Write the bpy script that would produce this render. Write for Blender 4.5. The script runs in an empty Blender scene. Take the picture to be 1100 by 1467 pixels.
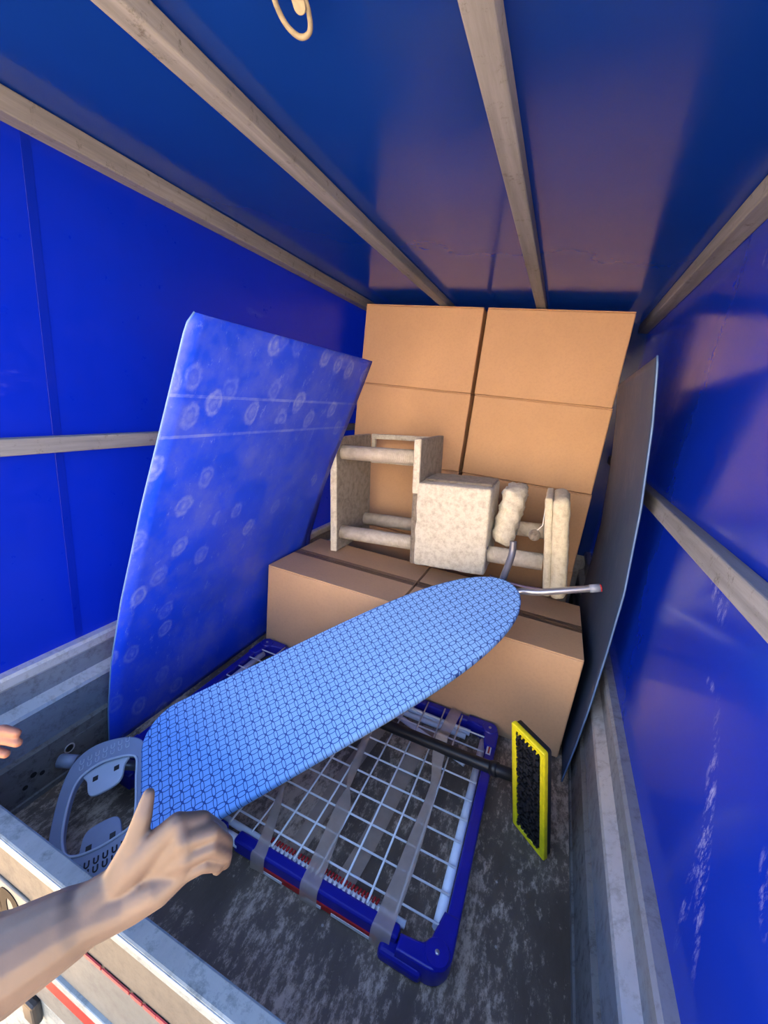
import bpy, bmesh, math, random
from mathutils import Vector, Matrix, Euler

S = bpy.context.scene
COL = S.collection
random.seed(7)

# ---------------------------------------------------------------- camera
cam_d = bpy.data.cameras.new('camera'); cam = bpy.data.objects.new('camera', cam_d); COL.objects.link(cam)
# rows of the world->camera rotation (right, down, forward)
RC = ((0.9144, 0.3903, 0.1075), (0.2031, -0.2126, -0.9558), (-0.3502, 0.8958, -0.2737))
_r = Vector(RC[0]).normalized(); _f = Vector(RC[2]); _f = (_f - _r * _f.dot(_r)).normalized(); _d = _f.cross(_r)
_u = -_d
cam.matrix_world = Matrix(((_r.x, _u.x, -_f.x, 0), (_r.y, _u.y, -_f.y, 0), (_r.z, _u.z, -_f.z, 1.07), (0, 0, 0, 1)))
cam_d.sensor_fit = 'VERTICAL'; cam_d.sensor_height = 36; cam_d.lens = 36 * 590.73 / 1467
cam_d.clip_start = 0.02; cam_d.clip_end = 400
S.camera = cam

# ---------------------------------------------------------------- world and sun
W = bpy.data.worlds.new('world'); S.world = W; W.use_nodes = True
wn = W.node_tree; wn.nodes.clear()
wo = wn.nodes.new('ShaderNodeOutputWorld'); wb = wn.nodes.new('ShaderNodeBackground'); ws = wn.nodes.new('ShaderNodeTexSky')
ws.sky_type = 'NISHITA'; ws.sun_disc = False; ws.sun_elevation = math.radians(44); ws.sun_rotation = math.radians(-18)
ws.air_density = 1.0; ws.dust_density = 1.6
wb.inputs['Strength'].default_value = 0.30
wn.links.new(ws.outputs[0], wb.inputs['Color']); wn.links.new(wb.outputs[0], wo.inputs['Surface'])
sun_d = bpy.data.lights.new('sun', 'SUN'); sun = bpy.data.objects.new('sun', sun_d); COL.objects.link(sun)
sun_d.energy = 12.0; sun_d.angle = math.radians(0.6); sun_d.color = (1.0, 0.84, 0.62)
# the sun stands to the left and slightly ahead of the trailer
_el, _az = math.radians(44), math.radians(108)
_to = Vector((math.cos(_el) * math.cos(_az), math.cos(_el) * math.sin(_az), math.sin(_el)))
sun.rotation_euler = _to.to_track_quat('Z', 'Y').to_euler()
sun.location = _to * 8

S.view_settings.view_transform = 'Standard'; S.view_settings.look = 'None'
S.view_settings.gamma = 1.0; S.view_settings.exposure = 2.2
S.view_settings.use_curve_mapping = False
S.cycles.max_bounces = 12; S.cycles.diffuse_bounces = 8; S.cycles.glossy_bounces = 5
S.cycles.transmission_bounces = 6; S.cycles.transparent_max_bounces = 12
S.cycles.use_denoising = True
S.cycles.sample_clamp_indirect = 6.0

# ---------------------------------------------------------------- material helpers
def nodes_of(name):
    m = bpy.data.materials.new(name); m.use_nodes = True
    return m, m.node_tree, m.node_tree.nodes['Principled BSDF']

def tex_coord(nt, scale=(1, 1, 1), rot=(0, 0, 0), loc=(0, 0, 0)):
    tc = nt.nodes.new('ShaderNodeTexCoord'); mp = nt.nodes.new('ShaderNodeMapping')
    mp.inputs['Scale'].default_value = scale; mp.inputs['Rotation'].default_value = rot; mp.inputs['Location'].default_value = loc
    nt.links.new(tc.outputs['Object'], mp.inputs['Vector'])
    return mp.outputs[0]

def noise(nt, vec, scale, detail=6, rough=0.6):
    n = nt.nodes.new('ShaderNodeTexNoise'); n.inputs['Scale'].default_value = scale
    n.inputs['Detail'].default_value = detail; n.inputs['Roughness'].default_value = rough
    nt.links.new(vec, n.inputs['Vector']); return n.outputs['Fac']

def ramp(nt, fac, stops):
    r = nt.nodes.new('ShaderNodeValToRGB'); cr = r.color_ramp
    while len(cr.elements) < len(stops): cr.elements.new(0.5)
    for e, (p, c) in zip(cr.elements, stops):
        e.position = p; e.color = (c, c, c, 1) if not hasattr(c, '__len__') else (*c, 1)
    nt.links.new(fac, r.inputs[0]); return r.outputs[0]

def mixc(nt, fac, a, b):
    m = nt.nodes.new('ShaderNodeMix'); m.data_type = 'RGBA'
    for sock, v in ((m.inputs[0], fac), (m.inputs[6], a), (m.inputs[7], b)):
        if hasattr(v, 'is_output'): nt.links.new(v, sock)
        elif hasattr(v, '__len__'): sock.default_value = (*v, 1)
        else: sock.default_value = v
    return m.outputs[2]

def mth(nt, op, a, b=None, clamp=False):
    m = nt.nodes.new('ShaderNodeMath'); m.operation = op; m.use_clamp = clamp
    for s, v in zip(m.inputs, (a, b)):
        if v is None: continue
        if hasattr(v, 'is_output'): nt.links.new(v, s)
        else: s.default_value = v
    return m.outputs[0]

def bump(nt, p, h, strength=0.3, dist=0.002):
    b = nt.nodes.new('ShaderNodeBump'); b.inputs['Strength'].default_value = strength; b.inputs['Distance'].default_value = dist
    nt.links.new(h, b.inputs['Height']); nt.links.new(b.outputs[0], p.inputs['Normal'])

def simple(name, col, rough=0.5, metal=0.0, var=0.12, scale=30, bmp=0.1, spec=0.5):
    m, nt, p = nodes_of(name)
    v = tex_coord(nt); n = noise(nt, v, scale)
    c = mixc(nt, ramp(nt, n, [(0.3, 0), (0.7, 1)]), tuple(x * (1 - var) for x in col), tuple(min(1, x * (1 + var)) for x in col))
    nt.links.new(c, p.inputs['Base Color']); p.inputs['Roughness'].default_value = rough; p.inputs['Metallic'].default_value = metal
    p.inputs['Specular IOR Level'].default_value = spec
    if bmp: bump(nt, p, n, bmp)
    return m

def tarp(name, col, trans, rough=0.25, scuff=0.0, seed=0, coat=0.0, marks=()):
    """coated truck tarpaulin: glossy skin, lets a little daylight through"""
    m, nt, p = nodes_of(name)
    v = tex_coord(nt, loc=(seed, seed * 2.3, 0))
    big = noise(nt, v, 1.6, 3); fine = noise(nt, v, 22, 8, 0.7)
    c = mixc(nt, ramp(nt, big, [(0.3, 0), (0.7, 1)]), tuple(x * 0.86 for x in col), tuple(x * 1.1 for x in col))
    v2 = tex_coord(nt, scale=(1, 0.5, 2.2), rot=(0.5, 0, 0), loc=(seed, 0, 0))
    sc = ramp(nt, mth(nt, 'MULTIPLY', noise(nt, v2, 9, 10, 0.75), ramp(nt, noise(nt, v2, 2.2, 2), [(0.52, 0), (0.72, 1)])), [(0.36, 0), (0.50, 1)])
    c = mixc(nt, mth(nt, 'MULTIPLY', sc, scuff), c, (0.32, 0.36, 0.62))
    if marks:
        tc = nt.nodes.new('ShaderNodeTexCoord'); sp = nt.nodes.new('ShaderNodeSeparateXYZ'); nt.links.new(tc.outputs['Object'], sp.inputs[0])
        ns = noise(nt, tex_coord(nt, scale=(1, 2.2, 0.7), rot=(0.35, 0, 0)), 34, 8, 0.8)
        for (my, mz, ry, rz, sl, amt) in marks:              # rubbed scuffs at given height and depth along the wall
            dy = mth(nt, 'SUBTRACT', sp.outputs[1], my); dz = mth(nt, 'SUBTRACT', mth(nt, 'SUBTRACT', sp.outputs[2], mz), mth(nt, 'MULTIPLY', dy, sl))
            q = mth(nt, 'ADD', mth(nt, 'POWER', mth(nt, 'ABSOLUTE', mth(nt, 'DIVIDE', dy, ry)), 2), mth(nt, 'POWER', mth(nt, 'ABSOLUTE', mth(nt, 'DIVIDE', dz, rz)), 2))
            k = mth(nt, 'MULTIPLY', ramp(nt, q, [(0.0, 1), (1.0, 0)]), ramp(nt, ns, [(0.50, 0), (0.66, 1)]))
            c = mixc(nt, mth(nt, 'MULTIPLY', k, amt), c, (0.42, 0.48, 0.80))
    nt.links.new(c, p.inputs['Base Color'])
    nt.links.new(ramp(nt, fine, [(0.3, rough * 0.8), (0.8, rough * 1.5)]), p.inputs['Roughness'])
    p.inputs['Specular IOR Level'].default_value = 0.27
    p.inputs['Coat Weight'].default_value = coat; p.inputs['Coat Roughness'].default_value = 0.12
    bump(nt, p, big, 0.15, 0.01)
    tr = nt.nodes.new('ShaderNodeBsdfTranslucent'); tr.inputs['Color'].default_value = (col[0] * 0.5, col[1] * 0.8, col[2], 1)
    mx = nt.nodes.new('ShaderNodeMixShader'); mx.inputs[0].default_value = trans
    out = nt.nodes['Material Output']
    nt.links.new(p.outputs[0], mx.inputs[1]); nt.links.new(tr.outputs[0], mx.inputs[2]); nt.links.new(mx.outputs[0], out.inputs[0])
    return m

M = {}
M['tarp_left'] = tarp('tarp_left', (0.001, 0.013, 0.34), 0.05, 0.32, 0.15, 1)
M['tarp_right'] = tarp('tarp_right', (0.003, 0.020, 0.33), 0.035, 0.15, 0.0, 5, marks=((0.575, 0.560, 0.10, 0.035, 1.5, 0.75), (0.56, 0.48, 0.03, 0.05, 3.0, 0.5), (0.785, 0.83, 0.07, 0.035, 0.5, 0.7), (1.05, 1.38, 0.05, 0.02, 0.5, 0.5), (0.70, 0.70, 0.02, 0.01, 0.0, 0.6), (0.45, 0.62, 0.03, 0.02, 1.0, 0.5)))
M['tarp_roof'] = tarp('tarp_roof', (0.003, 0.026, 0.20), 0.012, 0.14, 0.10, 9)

def batten_mat():
    m, nt, p = nodes_of('weathered_batten')
    v = tex_coord(nt, scale=(14, 0.8, 14)); n = noise(nt, v, 3.0, 9, 0.7)
    v2 = tex_coord(nt); n2 = noise(nt, v2, 34, 10, 0.8)
    c = ramp(nt, n, [(0.25, (0.10, 0.11, 0.125)), (0.5, (0.17, 0.185, 0.205)), (0.75, (0.25, 0.27, 0.30))])
    c = mixc(nt, ramp(nt, n2, [(0.56, 0), (0.68, 1)]), c, (0.06, 0.058, 0.055))
    nt.links.new(c, p.inputs['Base Color']); p.inputs['Roughness'].default_value = 0.7; bump(nt, p, n, 0.4)
    return m
M['batten'] = batten_mat()

def alu_mat(name, c0, c1, dirt, dirt_amt=0.5, rough=0.42, metal=0.55):
    m, nt, p = nodes_of(name)
    v = tex_coord(nt, scale=(1, 0.5, 2)); n = noise(nt, v, 4, 8, 0.7); v2 = tex_coord(nt); n2 = noise(nt, v2, 38, 9, 0.75)
    c = mixc(nt, ramp(nt, n, [(0.3, 0), (0.7, 1)]), c0, c1)
    c = mixc(nt, mth(nt, 'MULTIPLY', ramp(nt, n2, [(0.5, 0), (0.66, 1)]), dirt_amt), c, dirt)
    nt.links.new(c, p.inputs['Base Color']); p.inputs['Metallic'].default_value = metal
    nt.links.new(ramp(nt, n2, [(0.3, rough), (0.8, min(1, rough + 0.3))]), p.inputs['Roughness']); bump(nt, p, n2, 0.12)
    return m
M['alu'] = alu_mat('worn_aluminium', (0.26, 0.29, 0.34), (0.38, 0.42, 0.47), (0.13, 0.12, 0.11), 0.5)
M['alu_dark'] = alu_mat('grimy_aluminium', (0.12, 0.125, 0.125), (0.22, 0.22, 0.215), (0.05, 0.045, 0.04), 0.8, 0.6, 0.25)
M['alu_ridge'] = alu_mat('pale_aluminium', (0.55, 0.58, 0.60), (0.70, 0.72, 0.73), (0.25, 0.24, 0.22), 0.5)
M['galv'] = alu_mat('galvanised_steel', (0.12, 0.16, 0.20), (0.24, 0.31, 0.36), (0.06, 0.09, 0.12), 0.75, 0.5, 0.35)
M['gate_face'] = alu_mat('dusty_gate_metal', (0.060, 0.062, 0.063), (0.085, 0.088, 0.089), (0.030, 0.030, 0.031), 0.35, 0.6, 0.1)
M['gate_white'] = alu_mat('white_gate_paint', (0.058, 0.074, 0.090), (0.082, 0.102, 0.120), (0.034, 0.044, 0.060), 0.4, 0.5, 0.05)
M['red'] = simple('red_plastic', (0.42, 0.012, 0.014), 0.4)
M['reflector'] = simple('red_reflector', (0.20, 0.004, 0.006), 0.45, spec=0.15)
M['red_line'] = simple('faded_red_line', (0.24, 0.03, 0.04), 0.5, var=0.4, scale=60)
M['black'] = simple('black_plastic', (0.012, 0.012, 0.014), 0.42, bmp=0.05)
M['hole'] = simple('dark_hole', (0.01, 0.009, 0.008), 0.9)
M['glyph'] = simple('dark_grey_print', (0.012, 0.012, 0.012), 0.7, spec=0.1)
M['plate'] = simple('plate_white', (0.16, 0.17, 0.17), 0.6, spec=0.2)
M['white_plastic'] = simple('white_plastic', (0.74, 0.76, 0.78), 0.35, var=0.04)
M['white_wire'] = simple('white_coated_wire', (0.88, 0.90, 0.90), 0.35, var=0.05)
M['white_tube'] = simple('white_painted_tube', (0.80, 0.86, 0.95), 0.35, var=0.05)
M['blue_plastic'] = simple('navy_plastic', (0.008, 0.012, 0.30), 0.34, var=0.15, scale=12, bmp=0.03)
M['yellow'] = simple('yellow_rubber', (0.72, 0.62, 0.01), 0.42, var=0.12, scale=60)
M['grey_plastic'] = simple('blue_grey_plastic', (0.24, 0.29, 0.40), 0.36, var=0.05, scale=15, bmp=0.03)
M['grey_light'] = simple('light_grey_plastic', (0.46, 0.53, 0.62), 0.38, var=0.05, scale=15, bmp=0.03)
M['steel_tube'] = simple('silver_tube', (0.42, 0.44, 0.48), 0.28, 0.7, var=0.05)
M['grey_tube'] = simple('grey_lacquered_tube', (0.17, 0.18, 0.22), 0.35, 0.4, var=0.05)
M['lavender'] = simple('lavender_ribbon', (0.50, 0.40, 0.58), 0.6)
M['rope'] = simple('rope', (0.20, 0.185, 0.14), 0.8, var=0.25, scale=90)
M['skin_nail'] = simple('nail', (0.62, 0.36, 0.30), 0.3, var=0.05)
M['nail_red'] = simple('red_nail', (0.55, 0.05, 0.04), 0.3, var=0.05)

def skin_mat(name, c0, c1):
    m, nt, p = nodes_of(name)
    v = tex_coord(nt); n = noise(nt, v, 14, 4); n2 = noise(nt, v, 260, 3)
    nt.links.new(mixc(nt, ramp(nt, n, [(0.35, 0), (0.7, 1)]), c0, c1), p.inputs['Base Color'])
    p.inputs['Roughness'].default_value = 0.5; p.inputs['Subsurface Weight'].default_value = 0.12
    p.inputs['Subsurface Radius'].default_value = (0.02, 0.008, 0.004); p.inputs['Subsurface Scale'].default_value = 0.3
    bump(nt, p, n2, 0.12, 0.0008); return m
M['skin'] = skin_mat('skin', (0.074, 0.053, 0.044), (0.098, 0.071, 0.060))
M['skin_orange_lit'] = skin_mat('skin_orange_lit', (0.22, 0.09, 0.055), (0.28, 0.125, 0.08))  # orange light on the second hand is put into its skin colour

def card_mat(name, dark=1.0):
    m, nt, p = nodes_of(name)
    v = tex_coord(nt); n = noise(nt, v, 3, 4); n2 = noise(nt, v, 120, 4)
    c = mixc(nt, ramp(nt, n, [(0.3, 0), (0.7, 1)]), (0.52 * dark, 0.335 * dark, 0.195 * dark), (0.58 * dark, 0.375 * dark, 0.22 * dark))
    c = mixc(nt, ramp(nt, n2, [(0.45, 0), (0.9, 0.35)]), c, (0.36 * dark, 0.24 * dark, 0.15 * dark))
    w = nt.nodes.new('ShaderNodeTexWave'); w.wave_type = 'BANDS'; w.bands_direction = 'X'; w.inputs['Scale'].default_value = 45
    nt.links.new(v, w.inputs['Vector'])
    nt.links.new(c, p.inputs['Base Color']); p.inputs['Roughness'].default_value = 0.72; bump(nt, p, w.outputs['Fac'], 0.08, 0.0006)
    return m
M['card'] = card_mat('cardboard'); M['card_dark'] = card_mat('cardboard_inner_edge', 0.45)

def tape_mat(name, col, alpha, rough=0.3):
    m, nt, p = nodes_of(name)
    v = tex_coord(nt); n = noise(nt, v, 40, 4)
    nt.links.new(mixc(nt, ramp(nt, n, [(0.3, 0), (0.7, 1)]), tuple(x * 0.85 for x in col), col), p.inputs['Base Color'])
    p.inputs['Roughness'].default_value = rough; p.inputs['Alpha'].default_value = alpha; bump(nt, p, n, 0.3, 0.001); return m
M['tape'] = tape_mat('brown_packing_tape', (0.62, 0.50, 0.41), 0.55)
M['tape_box'] = tape_mat('box_tape', (0.23, 0.16, 0.115), 0.38, 0.25)

def floor_mat():
    m, nt, p = nodes_of('worn_floor_panel')
    v = tex_coord(nt); vs = tex_coord(nt, scale=(1.6, 0.7, 1))
    n1 = noise(nt, vs, 3.2, 6, 0.6); n2 = noise(nt, vs, 36, 14, 0.82); n3 = noise(nt, tex_coord(nt, scale=(5, 0.8, 1), rot=(0, 0, 0.6)), 8, 8, 0.8)
    c = mixc(nt, ramp(nt, n1, [(0.35, 0), (0.65, 1)]), (0.085, 0.066, 0.050), (0.17, 0.132, 0.100))
    k = mth(nt, 'ADD', mth(nt, 'MULTIPLY', n2, 0.60), mth(nt, 'MULTIPLY', n1, 0.40))
    c = mixc(nt, ramp(nt, k, [(0.495, 0), (0.56, 0.85)]), c, (0.56, 0.46, 0.355))
    c = mixc(nt, ramp(nt, n3, [(0.60, 0), (0.72, 0.4)]), c, (0.26, 0.25, 0.23))
    vo = nt.nodes.new('ShaderNodeTexVoronoi'); vo.inputs['Scale'].default_value = 14; nt.links.new(v, vo.inputs['Vector'])
    c = mixc(nt, ramp(nt, vo.outputs['Distance'], [(0.03, 0.8), (0.05, 0)]), c, (0.4, 0.38, 0.34))
    nt.links.new(c, p.inputs['Base Color']); nt.links.new(ramp(nt, n2, [(0.3, 0.45), (0.7, 0.8)]), p.inputs['Roughness'])
    bump(nt, p, n2, 0.25, 0.002); return m
M['floor'] = floor_mat()

def plush_mat(name, c0, c1):
    m, nt, p = nodes_of(name)
    v = tex_coord(nt); n = noise(nt, v, 42, 10, 0.8); n2 = noise(nt, v, 150, 6, 0.8)
    c = mixc(nt, ramp(nt, n, [(0.38, 0), (0.56, 1)]), c0, c1)
    nt.links.new(c, p.inputs['Base Color']); p.inputs['Roughness'].default_value = 0.95; p.inputs['Specular IOR Level'].default_value = 0.15
    p.inputs['Sheen Weight'].default_value = 0.3
    bump(nt, p, mth(nt, 'ADD', n, mth(nt, 'MULTIPLY', n2, 0.5)), 0.6, 0.007); return m
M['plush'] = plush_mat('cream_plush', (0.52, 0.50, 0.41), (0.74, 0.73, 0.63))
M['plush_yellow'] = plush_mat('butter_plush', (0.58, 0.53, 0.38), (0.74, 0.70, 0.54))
M['plush_taupe_shade'] = plush_mat('taupe_shade_plush', (0.13, 0.11, 0.085), (0.27, 0.24, 0.20))  # shade on the inner plate faces is put into this colour
def sisal():
    m, nt, p = nodes_of('sisal_post')
    v = tex_coord(nt); w = nt.nodes.new('ShaderNodeTexWave'); w.wave_type = 'BANDS'; w.bands_direction = 'X'
    w.inputs['Scale'].default_value = 70; w.inputs['Distortion'].default_value = 1.2; nt.links.new(v, w.inputs['Vector'])
    n = noise(nt, v, 40, 6)
    c = mixc(nt, ramp(nt, n, [(0.35, 0), (0.65, 1)]), (0.46, 0.44, 0.38), (0.62, 0.60, 0.54))
    c = mixc(nt, mth(nt, 'MULTIPLY', w.outputs['Fac'], 0.25), c, (0.45, 0.38, 0.27))
    nt.links.new(c, p.inputs['Base Color']); p.inputs['Roughness'].default_value = 0.9; bump(nt, p, w.outputs['Fac'], 0.5, 0.002); return m
M['sisal'] = sisal()

def sheet_mat(name, col, rings, rough, seed=0, ringcol=(0.30, 0.38, 0.66), haze=0.25, hazecol=(0.16, 0.20, 0.52)):
    """stiff plastic sheet, with suction-cup like ring marks and rubbed patches (object x = along, z = up)"""
    m, nt, p = nodes_of(name)
    v = tex_coord(nt, loc=(seed, 0, seed)); n = noise(nt, v, 4.5, 10, 0.75); n2 = noise(nt, tex_coord(nt, scale=(1, 1.3, 0.6), rot=(0.5, 0, 0)), 30, 12, 0.85)
    c = mixc(nt, ramp(nt, noise(nt, v, 1.3, 3), [(0.3, 0), (0.7, 1)]), tuple(x * 0.8 for x in col), tuple(x * 1.15 for x in col))
    c = mixc(nt, mth(nt, 'MULTIPLY', ramp(nt, n, [(0.45, 0), (0.7, 1)]), haze), c, hazecol)
    c = mixc(nt, mth(nt, 'MULTIPLY', ramp(nt, n2, [(0.57, 0), (0.66, 1)]), haze), c, ringcol)
    if rings:
        geo = nt.nodes.new('ShaderNodeTexCoord'); sep = nt.nodes.new('ShaderNodeSeparateXYZ'); nt.links.new(geo.outputs['Object'], sep.inputs[0])
        cmb = nt.nodes.new('ShaderNodeCombineXYZ'); nt.links.new(sep.outputs[1], cmb.inputs[0]); nt.links.new(mth(nt, 'MULTIPLY', sep.outputs[2], 0.82), cmb.inputs[1])
        vo = nt.nodes.new('ShaderNodeTexVoronoi'); vo.voronoi_dimensions = '2D'; vo.inputs['Scale'].default_value = 9.5; vo.inputs['Randomness'].default_value = 1.0
        nt.links.new(cmb.outputs[0], vo.inputs['Vector'])
        d = mth(nt, 'ADD', vo.outputs['Distance'], mth(nt, 'MULTIPLY', mth(nt, 'SUBTRACT', noise(nt, v, 22, 5), 0.5), 0.26))
        ring = mth(nt, 'MULTIPLY', ramp(nt, d, [(0.0, 0.7), (0.09, 0.35), (0.13, 0.20), (0.175, 0.62), (0.20, 0.5), (0.26, 0)]), ramp(nt, noise(nt, v, 45, 5, 0.7), [(0.35, 0.25), (0.62, 1)]))
        sc = nt.nodes.new('ShaderNodeSeparateColor'); nt.links.new(vo.outputs['Color'], sc.inputs[0])
        # marks gather along the near edge and along the top
        near = ramp(nt, sep.outputs[1], [(0.12, 1), (0.42, 0)]); top = ramp(nt, sep.outputs[2], [(0.84, 0), (1.0, 1)])
        prob = mth(nt, 'MAXIMUM', mth(nt, 'MULTIPLY', mth(nt, 'MAXIMUM', near, top), 1.0), 0.2)
        keep = mth(nt, 'LESS_THAN', sc.outputs[0], prob)
        amt = mth(nt, 'MULTIPLY', mth(nt, 'MULTIPLY', ring, keep), mth(nt, 'ADD', mth(nt, 'MULTIPLY', sc.outputs[1], 0.6), 0.3))
        c = mixc(nt, amt, c, ringcol)
        for z0 in (1.02, 0.93):
            ln = mth(nt, 'LESS_THAN', mth(nt, 'ABSOLUTE', mth(nt, 'SUBTRACT', sep.outputs[2], z0)), 0.0035)
            c = mixc(nt, mth(nt, 'MULTIPLY', mth(nt, 'MULTIPLY', ln, ramp(nt, n, [(0.4, 0), (0.6, 1)])), 0.35), c, ringcol)
    nt.links.new(c, p.inputs['Base Color']); nt.links.new(ramp(nt, n, [(0.3, rough), (0.8, rough + 0.25)]), p.inputs['Roughness']); p.inputs['Specular IOR Level'].default_value = 0.35
    return m
M['sheet_blue'] = sheet_mat('blue_sheet', (0.006, 0.055, 0.75), True, 0.34, haze=0.45)
M['sheet_edge'] = simple('pale_sheet_edge', (0.10, 0.20, 0.42), 0.5)
M['sheet_grey'] = sheet_mat('slate_sheet', (0.022, 0.050, 0.115), False, 0.45, 3, (0.12, 0.16, 0.26), 0.5, (0.06, 0.09, 0.17))

def cover_mat():
    """blue fabric printed with chains of thin navy ovals running both ways"""
    m, nt, p = nodes_of('oval_print_fabric')
    tc = nt.nodes.new('ShaderNodeTexCoord'); sep = nt.nodes.new('ShaderNodeSeparateXYZ'); nt.links.new(tc.outputs['Object'], sep.inputs[0])
    cs, ct = 0.0225, 0.0255
    x = mth(nt, 'DIVIDE', sep.outputs[0], cs); y = mth(nt, 'DIVIDE', sep.outputs[1], ct)
    def cell(a, off):                                   # signed offset from cell centre, -0.5..0.5
        return mth(nt, 'SUBTRACT', mth(nt, 'FRACT', mth(nt, 'ADD', a, off)), 0.5)
    def oval(a, b, ra, rb, w):
        sq = lambda v_, r_: mth(nt, 'POWER', mth(nt, 'ABSOLUTE', mth(nt, 'DIVIDE', v_, r_)), 2)
        F_ = mth(nt, 'ABSOLUTE', mth(nt, 'SUBTRACT', mth(nt, 'ADD', sq(a, ra), sq(b, rb)), 1))
        G_ = mth(nt, 'SQRT', mth(nt, 'ADD', mth(nt, 'ADD', sq(a, ra * ra * 0.5), sq(b, rb * rb * 0.5)), 1e-4))
        return mth(nt, 'LESS_THAN', mth(nt, 'DIVIDE', F_, G_), w)
    o1 = oval(cell(y, 0.0), cell(x, 0.5), 0.52, 0.17, 0.036)      # ovals along t on the node columns
    o2 = oval(cell(x, 0.0), cell(y, 0.5), 0.52, 0.21, 0.036)      # ovals along s on the node rows
    k = mth(nt, 'MAXIMUM', o1, o2)
    n = noise(nt, tex_coord(nt), 5, 3)
    base = mixc(nt, ramp(nt, n, [(0.3, 0), (0.7, 1)]), (0.18, 0.39, 0.80), (0.21, 0.43, 0.86))
    c = mixc(nt, mth(nt, 'MULTIPLY', k, 0.92), base, (0.010, 0.04, 0.22))
    nt.links.new(c, p.inputs['Base Color']); p.inputs['Roughness'].default_value = 0.9; p.inputs['Specular IOR Level'].default_value = 0.2
    f = noise(nt, tex_coord(nt), 500, 2); bump(nt, p, f, 0.2, 0.0008); return m
M['cover'] = cover_mat()
def ground_mat():
    m, nt, p = nodes_of('outdoor_paving'); v = tex_coord(nt)
    nt.links.new(ramp(nt, noise(nt, v, 2, 8), [(0.3, (0.46, 0.33, 0.20)), (0.7, (0.64, 0.46, 0.29))]), p.inputs['Base Color']); p.inputs['Roughness'].default_value = 0.9
    return m
M['ground'] = ground_mat()

M['bounce_render'] = simple('sandy_bounce', (0.48, 0.43, 0.38), 0.9, scale=3)  # surface of the added wall that bounces sunlight
# ---------------------------------------------------------------- mesh helpers
def mesh_obj(name, bm, mat, parent=None, smooth=False, mats=None):
    me = bpy.data.meshes.new(name); bm.normal_update(); bm.to_mesh(me); bm.free()
    for mm in (mats or [mat]): me.materials.append(M[mm])
    if smooth:
        for p in me.polygons: p.use_smooth = True
    o = bpy.data.objects.new(name, me); COL.objects.link(o)
    if parent: o.parent = parent
    return o

def box_bm(bm, x0, x1, y0, y1, z0, z1, bev=0.0, seg=2, mi=0, mat=None):
    t = bmesh.new(); bmesh.ops.create_cube(t, size=1)
    for v in t.verts: v.co = Vector(((x0 + x1) / 2 + v.co.x * (x1 - x0), (y0 + y1) / 2 + v.co.y * (y1 - y0), (z0 + z1) / 2 + v.co.z * (z1 - z0)))
    if bev: bmesh.ops.bevel(t, geom=list(t.edges), offset=bev, segments=seg, profile=0.5, affect='EDGES')
    if mat is not None: t.transform(mat)
    for f in t.faces: f.material_index = mi
    tmp = bpy.data.meshes.new('tmp'); t.to_mesh(tmp); t.free(); bm.from_mesh(tmp); bpy.data.meshes.remove(tmp)
    return bm

def box(name, x0, x1, y0, y1, z0, z1, mat, parent=None, bev=0.0, seg=2, smooth=False):
    return mesh_obj(name, box_bm(bmesh.new(), x0, x1, y0, y1, z0, z1, bev, seg), mat, parent, smooth)

def tube_bm(bm, pts, r, n=12, cap=True):
    pts = [Vector(p) for p in pts]; rs = r if hasattr(r, '__len__') else [r] * len(pts)
    rings = []; prev = None
    for i, p in enumerate(pts):
        d = (pts[min(i + 1, len(pts) - 1)] - pts[max(i - 1, 0)]).normalized()
        if prev is None:
            a = Vector((0, 0, 1)) if abs(d.z) < 0.9 else Vector((1, 0, 0)); a = (a - d * a.dot(d)).normalized()
        else: a = (prev - d * prev.dot(d)).normalized()
        prev = a; b = d.cross(a)
        rings.append([bm.verts.new(p + (a * math.cos(2 * math.pi * k / n) + b * math.sin(2 * math.pi * k / n)) * rs[i]) for k in range(n)])
    for r0, r1 in zip(rings, rings[1:]):
        for k in range(n): bm.faces.new((r0[k], r0[(k + 1) % n], r1[(k + 1) % n], r1[k]))
    if cap:
        bm.faces.new(rings[0][::-1]); bm.faces.new(rings[-1])
    return bm

def tube(name, pts, r, mat, parent=None, n=12):
    o = mesh_obj(name, tube_bm(bmesh.new(), pts, r, n), mat, parent)
    for p in o.data.polygons: p.use_smooth = len(p.vertices) == 4
    return o

def spline(pts, n=8, closed=False):
    P = [Vector(p) for p in pts]; out = []; N = len(P)
    for i in range(N if closed else N - 1):
        if closed: p0, p1, p2, p3 = P[(i - 1) % N], P[i], P[(i + 1) % N], P[(i + 2) % N]
        else: p0, p1, p2, p3 = P[max(i - 1, 0)], P[i], P[i + 1], P[min(i + 2, N - 1)]
        for k in range(n):
            t = k / n
            out.append(0.5 * ((2 * p1) + (p2 - p0) * t + (2 * p0 - 5 * p1 + 4 * p2 - p3) * t * t + (3 * p1 - p0 - 3 * p2 + p3) * t ** 3))
    if not closed: out.append(P[-1])
    return out

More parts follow.
